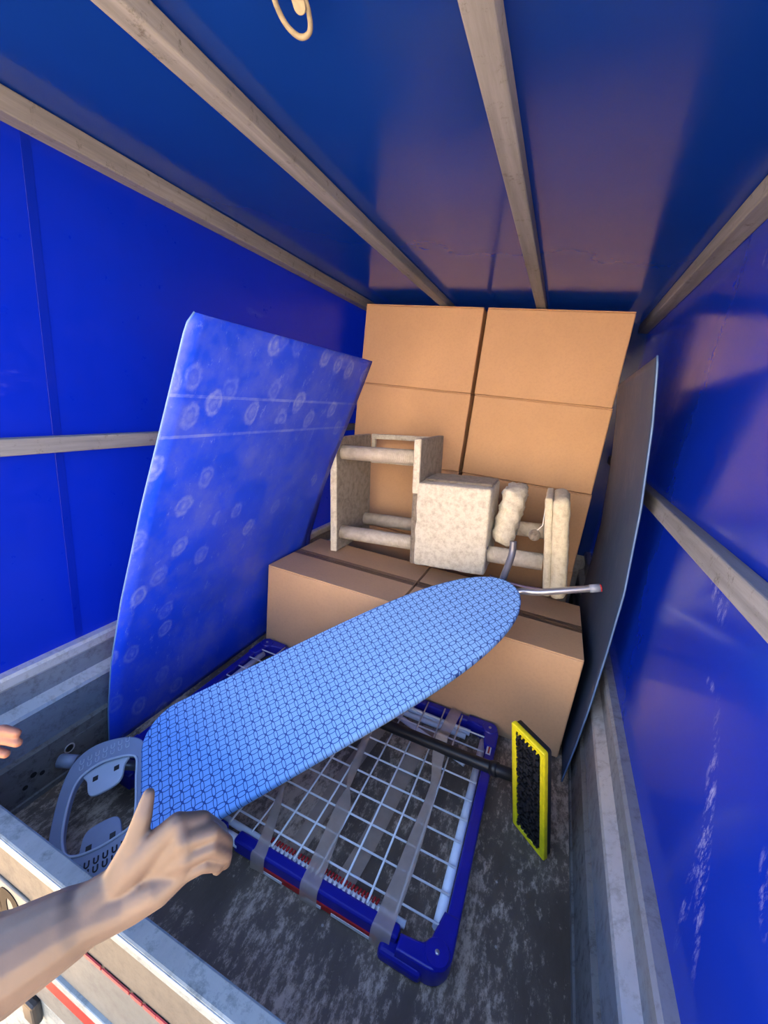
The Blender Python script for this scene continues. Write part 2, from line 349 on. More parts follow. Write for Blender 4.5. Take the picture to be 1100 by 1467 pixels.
def plate(name, loops, half, mat, parent=None, bev=0.0, matrix=None):
    """flat outline with holes, extruded to both sides of z=0 with a rounded rim"""
    cu = bpy.data.curves.new('tmpc', 'CURVE'); cu.dimensions = '2D'; cu.fill_mode = 'BOTH'
    cu.extrude = max(half - bev, 0.0001); cu.bevel_depth = bev; cu.bevel_resolution = 2; cu.offset = -bev if bev else 0
    for lp in loops:
        sp = cu.splines.new('POLY'); sp.points.add(len(lp) - 1); sp.use_cyclic_u = True
        for q, (a, b) in zip(sp.points, lp): q.co = (a, b, 0, 1)
    ob = bpy.data.objects.new('tmpc', cu); COL.objects.link(ob)
    me = bpy.data.meshes.new_from_object(ob.evaluated_get(bpy.context.evaluated_depsgraph_get()))
    bpy.data.objects.remove(ob); bpy.data.curves.remove(cu)
    me.name = name; me.materials.clear(); me.materials.append(M[mat])
    if matrix: me.transform(matrix)
    o = bpy.data.objects.new(name, me); COL.objects.link(o)
    if parent: o.parent = parent
    return o

def empty(name, loc=(0, 0, 0), rot=(0, 0, 0)):
    o = bpy.data.objects.new(name, None); COL.objects.link(o); o.location = loc; o.rotation_euler = rot; o.empty_display_size = 0.05
    return o

def tag(o, label=None, cat=None, group=None, kind=None):
    if label: o['label'] = label
    if cat: o['category'] = cat
    if group: o['group'] = group
    if kind: o['kind'] = kind
    return o

def capsule_bm(bm, a, b, ra, rb, n=14):
    a, b = Vector(a), Vector(b); d = (b - a); L = d.length; d.normalize(); pts = []; rs = []
    for k in range(5): t = math.pi / 2 * (k / 5); pts.append(a - d * ra * math.cos(t)); rs.append(max(ra * math.sin(t), ra * 0.02))
    pts.append(a); rs.append(ra); pts.append(b); rs.append(rb)
    for k in range(1, 6): t = math.pi / 2 * (k / 5); pts.append(b + d * rb * math.sin(t)); rs.append(max(rb * math.cos(t), rb * 0.02))
    return tube_bm(bm, pts, rs, n)

Y0, Y1 = 0.255, 2.43          # tailgate plane and front end of the trailer
XL, XR = -1.065, 0.285

# ================================================================= SETTING
g = box('ground', -40, 40, -40, 40, -0.62, -0.5, 'ground'); tag(g, kind='structure')
# unseen wall added behind the camera to bounce warm sunlight onto the boxes
g = box('bounce_wall', -12, 12, -8.3, -8.0, -0.5, 4.2, 'bounce_render'); tag(g, kind='structure')

fl = empty('floor'); tag(fl, kind='structure')
for a, b in ((Y0, 1.30), (1.303, Y1)):
    box('floor_panel', -1.02, 0.243, a, b, -0.018, 0.0, 'floor', fl)
box('chassis', -1.06, 0.28, Y0, Y1, -0.10, -0.018, 'alu_dark', fl)

# side boards of the trailer tub: folded aluminium profile, mirrored about x=-0.389
def side(name, mirror):
    w = empty(name); tag(w, kind='structure')
    mx = (lambda x: -0.777 - x) if mirror else (lambda x: x)
    def strip(nm, prof, mat):
        bm = bmesh.new(); rows = []
        for (x, z) in prof: rows.append([bm.verts.new((mx(x), y, z)) for y in (Y0, 0.8, 1.4, Y1)])
        for r0, r1 in zip(rows, rows[1:]):
            for k in range(3):
                f = (r0[k], r0[k + 1], r1[k + 1], r1[k]); bm.faces.new(f if mirror else f[::-1])
        o = mesh_obj(nm, bm, mat, w); sm = o.modifiers.new('thick', 'SOLIDIFY'); sm.thickness = 0.003; sm.offset = -1; return o
    strip('kick_strip', [(-1.020, -0.004), (-1.020, 0.012), (-1.0245, 0.014), (-1.0245, 0.128), (-1.036, 0.133)], 'alu_dark')
    strip('lower_panel', [(-1.036, 0.134), (-1.036, 0.232)], 'alu')
    strip('ridge', [(-1.036, 0.232), (-1.032, 0.236), (-1.034, 0.243), (-1.058, 0.258)], 'alu_ridge')
    strip('upper_panel', [(-1.058, 0.258), (-1.059, 0.322)], 'alu')
    strip('top_rail', [(-1.059, 0.322), (-1.047, 0.325), (-1.043, 0.331), (-1.043, 0.350), (-1.047, 0.355), (-1.068, 0.356)], 'alu_ridge' if not mirror else 'alu')
    # tarpaulin above
    bm = bmesh.new(); ny, nz = 24, 16
    gr = [[bm.verts.new((mx(XL - 0.0035 * math.sin(3.1 * (y0 := Y0 + (Y1 - Y0) * i / ny) + 1) * math.sin(math.pi * j / nz)), y0, 0.352 + (1.522 - 0.352) * j / nz)) for j in range(nz + 1)] for i in range(ny + 1)]
    for i in range(ny):
        for j in range(nz): bm.faces.new((gr[i][j], gr[i + 1][j], gr[i + 1][j + 1], gr[i][j + 1]))
    mesh_obj('tarp_sheet', bm, 'tarp_right' if mirror else 'tarp_left', w, True)
    return w
wl = side('wall_left', False)
wr = side('wall_right', True)
# holes and slot pressed into the left kick strip, seam strip on the left tarp
for (y, z, r) in ((0.523, 0.079, 0.009), (0.457, 0.061, 0.006), (0.439, 0.072, 0.007), (0.419, 0.051, 0.006)):
    bm = bmesh.new(); rot90 = Matrix.Translation((-1.0235, y, z)) @ Matrix.Rotation(math.pi / 2, 4, 'Y')
    bmesh.ops.create_cone(bm, cap_ends=True, segments=16, radius1=r, radius2=r, depth=0.004, matrix=rot90)
    mesh_obj('drilled_hole', bm, 'hole', wl)
bm = bmesh.new()
tube_bm(bm, [(-1.0225, 0.523 + 0.012 * math.cos(a), 0.079 + 0.012 * math.sin(a)) for a in [k * math.pi / 8 for k in range(17)]], 0.0018, 6); mesh_obj('hole_rim', bm, 'alu_ridge', wl)
box('pressed_slot', -1.0255, -1.0215, 0.54, 0.63, 0.094, 0.104, 'alu_dark', wl, 0.0015, 1)
box('tarp_seam', XL + 0.0005, XL + 0.0012, 0.590, 0.608, 0.36, 1.50, 'tarp_left', wl, 0.0002, 1)
box('rail_clip', -1.0445, -1.0405, 0.52, 0.542, 0.330, 0.350, 'alu_dark', wl, 0.001, 1)
for y in (0.5, 0.95, 1.4): 
    bm = bmesh.new(); bmesh.ops.create_uvsphere(bm, u_segments=10, v_segments=6, radius=0.005, matrix=Matrix.Translation((-1.036, y + .06, 0.185)) @ Matrix.Diagonal((0.4, 1, 1, 1)))
    mesh_obj('rivet', bm, 'alu_ridge', wl, True)

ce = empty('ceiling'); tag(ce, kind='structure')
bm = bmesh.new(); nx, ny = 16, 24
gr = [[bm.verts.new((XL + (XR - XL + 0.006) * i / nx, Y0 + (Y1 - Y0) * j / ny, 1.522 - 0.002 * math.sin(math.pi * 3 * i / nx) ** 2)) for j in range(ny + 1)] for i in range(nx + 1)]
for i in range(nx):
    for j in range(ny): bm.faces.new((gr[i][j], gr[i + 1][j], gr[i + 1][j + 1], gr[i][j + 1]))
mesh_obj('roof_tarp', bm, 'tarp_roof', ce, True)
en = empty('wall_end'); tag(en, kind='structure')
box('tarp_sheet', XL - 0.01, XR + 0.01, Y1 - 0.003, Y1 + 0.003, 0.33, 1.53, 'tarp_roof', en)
box('end_board', XL, XR, Y1, Y1 + 0.02, -0.02, 0.35, 'alu', en)

TR = [('trim_1', XL - .003, -1.022, 1.478, 1.520), ('trim_2', -0.632, -0.590, 1.490, 1.520), ('trim_3', -0.200, -0.160, 1.491, 1.520),
      ('trim_4', 0.246, XR + .003, 1.478, 1.520), ('trim_5', XL, -1.041, 0.861, 0.897), ('trim_6', 0.258, XR + .003, 0.850, 0.890)]
for nm, x0, x1, z0, z1 in TR:
    o = box(nm, x0, x1, Y0, Y1, z0, z1, 'batten', None, 0.003, 2); tag(o, kind='structure')

# ================================================================= TAILGATE
tg = empty('tailgate', (-0.39, 0.245, 0.0))
tag(tg, 'pale grey metal tailgate with red stripes and galvanised top rail at the lower left', 'gate')
def tgb(name, x0, x1, y0, y1, z0, z1, mat, bev=0.0, par=None):
    return box(name, x0 + 0.39, x1 + 0.39, y0 - 0.245, y1 - 0.245, z0, z1, mat, par or tg, bev)
tgb('panel', -1.08, 0.30, 0.238, 0.252, -0.03, 0.34, 'gate_face')
tgb('top_rail', -1.08, 0.30, 0.232, 0.262, 0.325, 0.352, 'galv', 0.0035)
tgb('edge_bead', -1.08, 0.30, 0.2305, 0.2325, 0.344, 0.350, 'alu_ridge', 0.0008)
tgb('white_band', -1.08, 0.30, 0.2355, 0.238, 0.108, 0.222, 'gate_white', 0.001)
bm = bmesh.new(); x = -0.69
while x < 0.29:
    l = random.uniform(0.015, 0.07); h = random.uniform(0.003, 0.0045)
    box_bm(bm, x, x + l, -0.0105, -0.0085, 0.2270 - h, 0.2270 + h); x += l + random.uniform(0.001, 0.004)
o = mesh_obj('red_line', bm, 'red_line', tg)
o['label'] = 'flaking thin red line'
tgb('ledge', -1.08, 0.30, 0.229, 0.238, 0.088, 0.108, 'galv', 0.002)
tgb('reflector_strip', -0.62, 0.29, 0.2325, 0.238, 0.040, 0.086, 'reflector', 0.002)['label'] = 'bright red strip'
tgb('lower_band', -1.08, 0.30, 0.2335, 0.238, -0.022, 0.038, 'gate_white', 0.001)
pl = tgb('number_plate', -0.90, -0.622, 0.233, 0.238, 0.115, 0.236, 'plate', 0.002)
pl['label'] = 'white plate with large dark zeros'
def zero(cx, cz, w, h, t=0.018, n=28):
    lo = [(cx + w / 2 * math.copysign(abs(math.cos(a)) ** 0.8, math.cos(a)), cz + h / 2 * math.copysign(abs(math.sin(a)) ** 0.8, math.sin(a))) for a in [2 * math.pi * k / n for k in range(n)]]
    li = [(cx + (x - cx) * (1 - 2 * t / w), cz + (z - cz) * (1 - 2 * t / h)) for x, z in lo]
    return [lo, li]
for cx in (-0.675, -0.735, -0.795):
    ch = plate('printed_digit', zero(cx + 0.39, 0.174, 0.062, 0.105, 0.020), 0.0006, 'glyph', pl, 0, Matrix.Translation((0, -0.0127, 0)) @ Matrix.Rotation(math.pi / 2, 4, 'X'))

o = box('trim_7', -1.08, 0.30, 0.236, 0.254, -0.30, -0.034, 'galv', None, 0.003); tag(o, kind='structure')
hook = tgb('lamp_bracket', -0.675, -0.640, 0.220, 0.2355, -0.085, -0.030, 'black', 0.005)
# ================================================================= CARDBOARD BOXES
def carton(x0, x1, y0, y1, z0, z1, label, group, parts=True):
    r = empty('cardboard_box', ((x0 + x1) / 2, (y0 + y1) / 2, z0)); w, d, h = (x1 - x0) / 2, (y1 - y0) / 2, z1 - z0
    tag(r, label, 'box', group)
    bm = bmesh.new(); box_bm(bm, -w, w, -d, d, 0, h - 0.0045, 0.0055, 3)
    # slight bulge of the faces
    mesh_obj('body', bm, 'card', r)
    for s in (-1, 1):
        bm = bmesh.new(); y_in, y_out = s * 0.0015, s * (d - 0.0005)
        box_bm(bm, -w + 0.001, w - 0.001, min(y_in, y_out), max(y_in, y_out), h - 0.0045, h, 0.0012, 1); mesh_obj('flap', bm, 'card', r)
    bm = bmesh.new(); box_bm(bm, -w + 0.002, w - 0.002, -0.024, 0.024, h, h + 0.0006)
    box_bm(bm, w + 0.0001, w + 0.0006, -0.024, 0.024, h - 0.05, h)
    mesh_obj('sealing_tape', bm, 'tape_box', r)
    return r
carton(-0.954, -0.398, 1.246, 1.640, 0.001, 0.370, 'closed brown cardboard box on the floor at left, in front of the stack', 'front row of cartons on the floor')
rb = carton(-0.392, 0.208, 1.246, 1.640, 0.001, 0.370, 'closed brown cardboard box on the floor at right, beneath the ironing board tip', 'front row of cartons on the floor')
rows = [0.001, 0.370, 0.742, 1.114, 1.484]
names = [('at floor level hidden behind the front row', 'at floor level behind the right front box'),
         ('mostly hidden behind the cat tree base plate', 'behind the cat tree cushions, second row from the floor'),
         ('behind the raised end of the cat tree, under the top left box', 'left of the slate sheet, directly beneath the top right box'),
         ('topmost of the left column, under the roof', 'topmost of the right column, just under the roof')]
for i in range(4):
    dy = (0.0, 0.004, 0.0, 0.002)[i]
    carton(-1.000 + 0.006 * (i % 2), -0.410 - 0.002 * i, 1.995 + dy, 2.385 + dy, rows[i] + 0.001, rows[i + 1], 'brown cardboard box ' + names[i][0], 'stack of cartons at the back')
    carton(-0.394 - 0.002 * i, 0.190 - 0.003 * i, 2.000 - dy, 2.390 - dy, rows[i] + 0.001, rows[i + 1], 'brown cardboard box ' + names[i][1], 'stack of cartons at the back')

# ================================================================= LEANING SHEETS
def interp(tab, z):
    for (z0, x0), (z1, x1) in zip(tab, tab[1:]):
        if z <= z1: return x0 + (x1 - x0) * (z - z0) / (z1 - z0)
    return tab[-1][1]
LP = [(0, -1.012), (0.05, -1.008), (0.134, -1.002), (0.30, -0.973), (0.508, -0.913), (0.78, -0.819), (0.973, -0.745), (1.174, -0.669), (1.3, -0.62)]
RP = [(0, 0.221), (0.15, 0.231), (0.289, 0.237), (0.473, 0.2395), (0.642, 0.239), (0.865, 0.222), (1.066, 0.197), (1.22, 0.170), (1.4, 0.14)]
def sheet(name, prof, y0, y1fun, ztop, lean, mat, thick, label, base, rtop=0.012, ny=22, nz=60, sgn=1):
    """one bowed sheet; object origin at its near foot"""
    r = empty(name, base); tag(r, label, 'sheet')
    bm = bmesh.new(); gr = []
    for i in range(ny + 1):
        u = i / ny; row = []
        for j in range(nz + 1):
            v = j / nz; zt = ztop(u); z = base[2] + (zt - base[2]) * v
            if i == 0 or i == ny:                                   # clipped top corner
                pass
            y = y0 + (y1fun(z) - y0) * u
            if v > 0.98 and u < 0.5: y = max(y, y0 + rtop * (v - 0.98) / 0.02)
            x = interp(prof, z) + lean(u, z)
            row.append(bm.verts.new((x - base[0], y - base[1], z - base[2])))
        gr.append(row)
    for i in range(ny):
        for j in range(nz): bm.faces.new((gr[i][j], gr[i + 1][j], gr[i + 1][j + 1], gr[i][j + 1]))
    o = mesh_obj('panel', bm, mat, r, True)
    s = o.modifiers.new('thick', 'SOLIDIFY'); s.thickness = thick; s.offset = sgn
    e = bmesh.new(); tube_bm(e, [gr_ for gr_ in EDGE(base, prof, y0, ztop, lean, rtop)], 0.0022, 6); mesh_obj('edge_strip', e, 'sheet_edge', r, True)
    return r
def EDGE(base, prof, y0, ztop, lean, rtop):
    pts = []
    for j in range(61):
        v = j / 60; z = base[2] + (ztop(0) - base[2]) * v; y = y0 + (rtop * (v - 0.98) / 0.02 if v > 0.98 else 0)
        pts.append(Vector((interp(prof, z) + lean(0, z) - base[0], y - base[1], z - base[2])))
    return pts
s1 = sheet('plastic_sheet', LP, 0.618, lambda z: 1.42 + 0.14 * (1.178 - max(z, 0.37)), lambda u: 1.178 + 0.0 * u, lambda u, z: -0.030 * u * min(1, max(0, (z - 0.1) / 0.2)) * max(0, 1 - z / 1.1),
      'sheet_blue', 0.004, 'bright blue plastic sheet with ring marks leaning in from the left wall', (-1.012, 0.618, 0.002))
L2 = [(0, -1.017), (0.134, -1.016), (0.25, -1.020), (0.37, -1.012), (0.508, -0.965), (0.70, -0.905)]
s2 = sheet('plastic_sheet', L2, 1.05, lambda z: 1.64 - 0.20 * max(0, z - 0.35), lambda u: 0.62, lambda u, z: 0.0,
      'sheet_blue', 0.003, 'smaller blue sheet, only a sliver showing behind the ring-marked blue sheet', (-1.017, 1.05, 0.002))
s3 = sheet('slate_sheet', RP, 1.160, lambda z: 1.93, lambda u: 1.222 - 0.02 * u, lambda u, z: 0.0, 'sheet_grey', 0.003,
      'slate grey bowed sheet standing between the cardboard boxes and the right wall', (0.221, 1.160, 0.002), sgn=1)

# ================================================================= DRYING RACK
RX0, RX1, RY0, RY1 = -0.945, 0.018, 0.553, 1.236
rk = empty('drying_rack', (-0.46, 0.9, 0.0))
tag(rk, 'folded wire clothes drying rack with navy plastic frame lying flat on the floor', 'drying rack')
def rp(x, y, z): return (x + 0.46, y - 0.9, z)
def rbox(name, x0, x1, y0, y1, z0, z1, mat, bev=0.004, par=None, seg=3):
    return box(name, x0 + 0.46, x1 + 0.46, y0 - 0.9, y1 - 0.9, z0, z1, mat, par or rk, bev, seg)
rbox('side_rail', -0.010, RX1, RY0 + 0.05, RY1 - 0.06, 0.010, 0.046, 'blue_plastic', 0.006)
rbox('side_rail', RX0, RX0 + 0.028, RY0 + 0.05, RY1 - 0.06, 0.010, 0.046, 'blue_plastic', 0.006)
rbox('end_rail', -0.50, -0.09, RY0 + 0.005, RY0 + 0.033, 0.008, 0.046, 'blue_plastic', 0.006)
rbox('end_rail', RX0 + 0.06, -0.535, RY0 + 0.005, RY0 + 0.033, 0.008, 0.046, 'blue_plastic', 0.006)
rbox('end_rail', RX0 + 0.06, -0.06, RY1 - 0.026, RY1, 0.008, 0.044, 'blue_plastic', 0.006)
def tb(name, a, b, r, mat, n=10, par=None): return tube(name, [rp(*a), rp(*b)], r, mat, par or rk, n)
tb('inner_tube', (-0.023, RY0 + 0.07, 0.026), (-0.023, RY1 - 0.07, 0.026), 0.0115, 'white_tube')
tb('inner_tube', (RX0 + 0.042, RY0 + 0.07, 0.026), (RX0 + 0.042, RY1 - 0.07, 0.026), 0.0115, 'white_tube')
tb('inner_tube', (-0.54, RY0 + 0.016, 0.028), (-0.49, RY0 + 0.016, 0.028), 0.012, 'white_tube')
tb('end_tube', (RX0 + 0.08, RY0 + 0.047, 0.024), (-0.085, RY0 + 0.047, 0.024), 0.008, 'white_tube')
tb('folded_leg', (-0.62, RY1 - 0.045, 0.018), (-0.07, RY1 - 0.047, 0.018), 0.010, 'white_tube')
tb('folded_leg', (-0.62, RY1 - 0.075, 0.016), (-0.08, RY1 - 0.068, 0.016), 0.009, 'white_tube')
tb('folded_leg', (-0.50, 1.205, 0.012), (-0.06, 1.065, 0.012), 0.009, 'white_tube')
tb('folded_leg', (-0.52, 1.09, 0.010), (-0.88, 0.80, 0.010), 0.009, 'white_tube')
# moulded corner housings
def corner(cx, cy, sx, sy):
    """rounded L shaped knuckle; sx, sy point outwards"""
    w, l = 0.050, 0.105
    pts = []
    rad = 0.042
    for k in range(9):
        a = math.pi / 2 * k / 8; pts.append((sx * (-rad + rad * math.cos(a)), sy * (-rad + rad * math.sin(a))))
    pts += [(sx * -l, 0), (sx * -l, sy * -0.030), (sx * -0.070, sy * -0.034)]
    for k in range(5):
        a = math.pi / 2 * k / 4; pts.append((sx * (-0.070 + 0.026 * math.sin(a)), sy * (-0.034 - 0.030 * (1 - math.cos(a)))))
    pts += [(sx * -0.034, sy * -0.105), (0, sy * -0.105)]
    if sx * sy < 0: pts = pts[::-1]
    c = plate('corner_housing', [pts], 0.024, 'blue_plastic', rk, 0.005, Matrix.Translation(rp(cx, cy, 0.0265)))
    bm = bmesh.new(); mt = Matrix.Translation(rp(cx - sx * 0.030, cy - sy * 0.030, 0.051))
    bmesh.ops.create_cone(bm, cap_ends=True, segments=28, radius1=0.0265, radius2=0.023, depth=0.006, matrix=mt); mesh_obj('pivot_disc', bm, 'blue_plastic', c)
    bm = bmesh.new(); bmesh.ops.create_uvsphere(bm, u_segments=12, v_segments=6, radius=0.005, matrix=mt @ Matrix.Translation((0, 0, 0.003)) @ Matrix.Diagonal((1, 1, 0.5, 1))); mesh_obj('rivet', bm, 'steel_tube', c)
    return c
corner(RX1, RY0 - 0.012, 1, -1); corner(RX1, RY1, 1, 1); corner(RX0, RY1, -1, 1); corner(RX0, RY0, -1, -1)
rbox('lower_knuckle', -0.122, -0.030, RY0 - 0.019, RY0 + 0.016, 0.001, 0.030, 'blue_plastic', 0.010)
# wires
wz = 0.047
ys = [0.618 + 0.0605 * k for k in range(10)]
for y in ys:
    tb('wire', (RX0 + 0.03, y, wz), (-0.014, y, wz), 0.0025, 'white_wire', 8)
xs = [-0.107 - 0.0607 * k for k in range(13)]
for i, x in enumerate(xs):
    if i == 6:    # bent wires near the tape
        tube('wire', [rp(*q) for q in spline([(x, RY0 + 0.035, wz + .004), (x, 0.70, wz + .004), (x - 0.012, 0.735, wz + .005), (x + 0.002, 0.77, wz + .004), (x, 0.9, wz + .004), (x, RY1 - 0.02, wz + .004)], 4)], 0.0021, 'white_wire', rk, 8)
    else: tb('wire', (x, RY0 + 0.030, wz + 0.004), (x, RY1 - 0.02, wz + 0.004), 0.0025, 'white_wire', 8)
# red and white clip comb behind the near rail
bm = bmesh.new(); x = -0.45
while x < -0.145:
    tube_bm(bm, [rp(x, RY0 + 0.046, 0.034), rp(x + 0.003, RY0 + 0.056, 0.038)], 0.0028, 6); x += 0.0085
tag(mesh_obj('red_clips', bm, 'red', rk, True), kind='stuff')
bm = bmesh.new(); x = -0.445
while x < -0.145:
    box_bm(bm, x + .46, x + .466, RY0 + 0.031 - .9, RY0 + 0.039 - .9, 0.036, 0.0445); x += 0.0115
tag(mesh_obj('white_teeth', bm, 'white_plastic', rk), kind='stuff')
# printed strip on the near face
o = rbox('printed_strip', -0.42, -0.13, RY0 + 0.0025, RY0 + 0.0055, 0.006, 0.019, 'red', 0.0005); o['label'] = 'red printed strip'
for a, b in ((-0.41, -0.36), (-0.30, -0.26), (-0.235, -0.14)):
    rbox('white_print', a, b, RY0 + 0.0015, RY0 + 0.0027, 0.004, 0.012, 'white_plastic', 0.0002, o, 1)
# small sticker on the far right corner
st_ = rbox('sticker', -0.008, 0.006, 1.100, 1.136, 0.0462, 0.0470, 'white_plastic', 0.0003); st_['label'] = 'small white sticker with a red bar'
rbox('red_bar', -0.003, 0.002, 1.104, 1.132, 0.0470, 0.0474, 'red', 0.0001, st_, 1)

def strip(name, pts, ws, mat, parent, off, n=6, dirs=None):
    P = spline(pts, n); Wd = []
    for i in range(len(ws) - 1):
        for k in range(n): Wd.append(ws[i] + (ws[i + 1] - ws[i]) * k / n)
    Wd.append(ws[-1]); bm = bmesh.new(); prev = None
    for i, (p, w) in enumerate(zip(P, Wd)):
        d = (P[min(i + 1, len(P) - 1)] - P[max(i - 1, 0)]); side_ = Vector((1, 0.05, 0.04 * math.sin(i * 1.1))); side_ = (side_ - d.normalized() * side_.dot(d.normalized())).normalized() * w / 2
        mid = p + Vector((0, 0, 0.0012 * math.sin(i * 0.9)))
        cur = [bm.verts.new(p - side_ - Vector(off)), bm.verts.new(mid - Vector(off)), bm.verts.new(p + side_ - Vector(off))]
        if prev:
            for k in range(2): bm.faces.new((prev[k], prev[k + 1], cur[k + 1], cur[k]))
        prev = cur
    return mesh_obj(name, bm, mat, parent, True)
ro = (-0.46, 0.9, 0)
tz = 0.056
tapes = [([(-0.13, RY1 + 0.003, 0.02), (-0.130, RY1 - 0.01, tz), (-0.137, 1.10, 0.075), (-0.138, 1.045, 0.102), (-0.134, 1.0, 0.076), (-0.118, 0.90, tz + .003), (-0.117, 0.75, tz), (-0.118, 0.655, tz + .001), (-0.122, RY0 + 0.02, 0.0535), (-0.123, RY0, 0.046), (-0.124, RY0 - 0.002, 0.004)],
          [0.038, 0.038, 0.036, 0.036, 0.036, 0.020, 0.034, 0.038, 0.040, 0.042, 0.042]),
         ([(-0.372, RY1 - 0.02, tz), (-0.362, 1.03, tz + .002), (-0.345, 0.92, tz + .004), (-0.334, 0.835, tz), (-0.322, 0.79, tz + .003), (-0.312, 0.745, tz), (-0.300, 0.65, tz), (-0.292, RY0 + 0.02, 0.0535), (-0.291, RY0, 0.046), (-0.29, RY0 - 0.002, 0.004)],
          [0.022, 0.020, 0.022, 0.022, 0.008, 0.036, 0.038, 0.042, 0.042, 0.042]),
         ([(-0.60, 0.98, tz), (-0.54, 0.82, tz + .002), (-0.487, 0.735, tz + .003), (-0.455, 0.66, tz + .002), (-0.428, RY0 + 0.02, 0.0535), (-0.426, RY0, 0.046), (-0.425, RY0 - 0.002, 0.006)],
          [0.012, 0.012, 0.008, 0.020, 0.030, 0.036, 0.036])]
for pts, ws_ in tapes:
    strip('packing_tape', pts, ws_, 'tape', rk, ro)
strip('packing_tape', [(-0.20, 1.16, 0.006), (-0.215, 0.95, 0.004), (-0.225, 0.75, 0.004), (-0.24, 0.60, 0.006)], [0.045, 0.045, 0.045, 0.045], 'tape', rk, ro)
strip('packing_tape', [(-0.34, 1.1, 0.006), (-0.36, 0.95, 0.004), (-0.37, 0.75, 0.004), (-0.375, 0.60, 0.006)], [0.04, 0.045, 0.045, 0.04], 'tape', rk, ro)

# ================================================================= BROOM
br = empty('broom', (0.145, 0.916, 0.0))
tag(br, 'black bristled broom head edged in yellow, standing on its end beside the drying rack', 'broom')
A = Vector((0.184, 0.890, 0.004)); U = Vector((-0.060, 0.0, 0.304)); V = Vector((-0.084, 0.062, 0.006)); Nn = U.cross(V).normalized()
if Nn.y > 0: Nn = -Nn
HB = Matrix(((U.x / U.length, V.x / V.length, Nn.x, A.x - 0.145), (U.y / U.length, V.y / V.length, Nn.y, A.y - 0.916), (U.z / U.length, V.z / V.length, Nn.z, A.z), (0, 0, 0, 1)))
lu, lv = U.length, V.length
def rr(x0, x1, y0, y1, r, n=5):
    out = []
    for cx, cy, a0 in ((x1 - r, y1 - r, 0), (x0 + r, y1 - r, 90), (x0 + r, y0 + r, 180), (x1 - r, y0 + r, 270)):
        for k in range(n + 1): a = math.radians(a0 + 90 * k / n); out.append((cx + r * math.cos(a), cy + r * math.sin(a)))
    return out
def shear(loop): return loop
plate('yellow_rim', [rr(0, lu, 0, lv, 0.006), rr(0.0145, lu - 0.0145, 0.0150, lv - 0.0150, 0.005)], 0.007, 'yellow', br, 0.0025, HB @ Matrix.Translation((0, 0, -0.001)))
plate('rim_groove', [rr(0.004, lu - 0.004, 0.004, lv - 0.004, 0.006), rr(0.0065, lu - 0.0065, 0.0065, lv - 0.0065, 0.005)], 0.0008, 'yellow', br, 0, HB @ Matrix.Translation((0, 0, 0.0062)))
plate('head_block', [rr(0.002, lu - 0.002, 0.002, lv - 0.002, 0.008)], 0.008, 'black', br, 0.002, HB @ Matrix.Translation((0, 0, -0.014)))
bm = bmesh.new()
for i in range(26):
    for j in range(7):
        cu_, cv_ = 0.019 + i * (lu - 0.038) / 25, 0.021 + j * (lv - 0.042) / 6
        q = HB @ Vector((cu_, cv_, -0.006)); q2 = HB @ Vector((cu_ + random.uniform(-.003, .003), cv_ + random.uniform(-.003, .003), 0.004 + random.uniform(0, 0.003)))
        tube_bm(bm, [q, q2], [0.0035, 0.0050], 6)
tag(mesh_obj('bristles', bm, 'black', br), kind='stuff')
bm = bmesh.new()
for k in range(6):
    a = lv * (0.2 + 0.11 * k); q = HB @ Vector((lu - 0.012, a, 0.004)); q2 = HB @ Vector((lu - 0.022, a + 0.004, 0.006)); tube_bm(bm, [q, q2], [0.004, 0.0012], 6)
tag(mesh_obj('rubber_nibs', bm, 'yellow', br), kind='stuff')
hc = HB @ Vector((lu * 0.45, lv * 0.55, -0.024))
p0 = hc + Vector((0.010, 0.022, 0.0)); bo = Vector((0.145, 0.916, 0))
pole = [p0, Vector((0.085, 0.985, 0.120)) - bo, Vector((-0.02, 1.010, 0.090)) - bo, Vector((-0.345, 1.028, 0.0705)) - bo, Vector((-0.62, 1.045, 0.070)) - bo]
tube('socket', [HB @ Vector((lu * 0.42, lv * 0.5, -0.020)), p0, pole[1]], [0.022, 0.020, 0.017], 'black', br, 16)
tube('pole', pole[1:], 0.0165, 'black', br, 18)
q = (pole[2] - pole[1]).normalized(); tube('collar', [pole[1] + q * 0.055, pole[1] + q * 0.075], 0.0195, 'black', br, 18)
tube('swivel_lug', [HB @ Vector((lu * 0.28, lv * 0.7, -0.022)), HB @ Vector((lu * 0.28, lv * 0.7, -0.040))], 0.016, 'black', br, 16)
box('clip_lever', hc.x - 0.02, hc.x + 0.004, hc.y + 0.004, hc.y + 0.02, hc.z + 0.045, hc.z + 0.095, 'black', br, 0.005, 3)

# ================================================================= IRONING BOARD
BR = ((0.6344, -0.76683, -0.09754), (0.68033, 0.61379, -0.40052), (0.367, 0.18773, 0.91108)); BO = (-0.7321, 0.5079, 0.1434)
ib = empty('ironing_board'); bx = Vector((BR[0][0], BR[1][0], BR[2][0])).normalized(); by = Vector((BR[0][1], BR[1][1], BR[2][1])); by = (by - bx * by.dot(bx)).normalized(); bz = bx.cross(by)
ib.matrix_world = Matrix(((bx.x, by.x, bz.x, BO[0]), (bx.y, by.y, bz.y, BO[1]), (bx.z, by.z, bz.z, BO[2]), (0, 0, 0, 1)))
tag(ib, 'ironing board in blue oval-print cover lying aslant over the drying rack and boxes', 'ironing board')
BL, BW = 1.10, 0.34
def hw(s, near=False):
    r = 0.098; h = BW / 2
    if near: r = 0.11
    if s < r: return h - r + math.sqrt(max(r * r - (r - s) ** 2, 0))
    u = (s - 0.35 * BL) / (0.65 * BL)
    return h if u < 0 else h * max(1 - u ** 3.35, 0) ** (1 / 2.12)
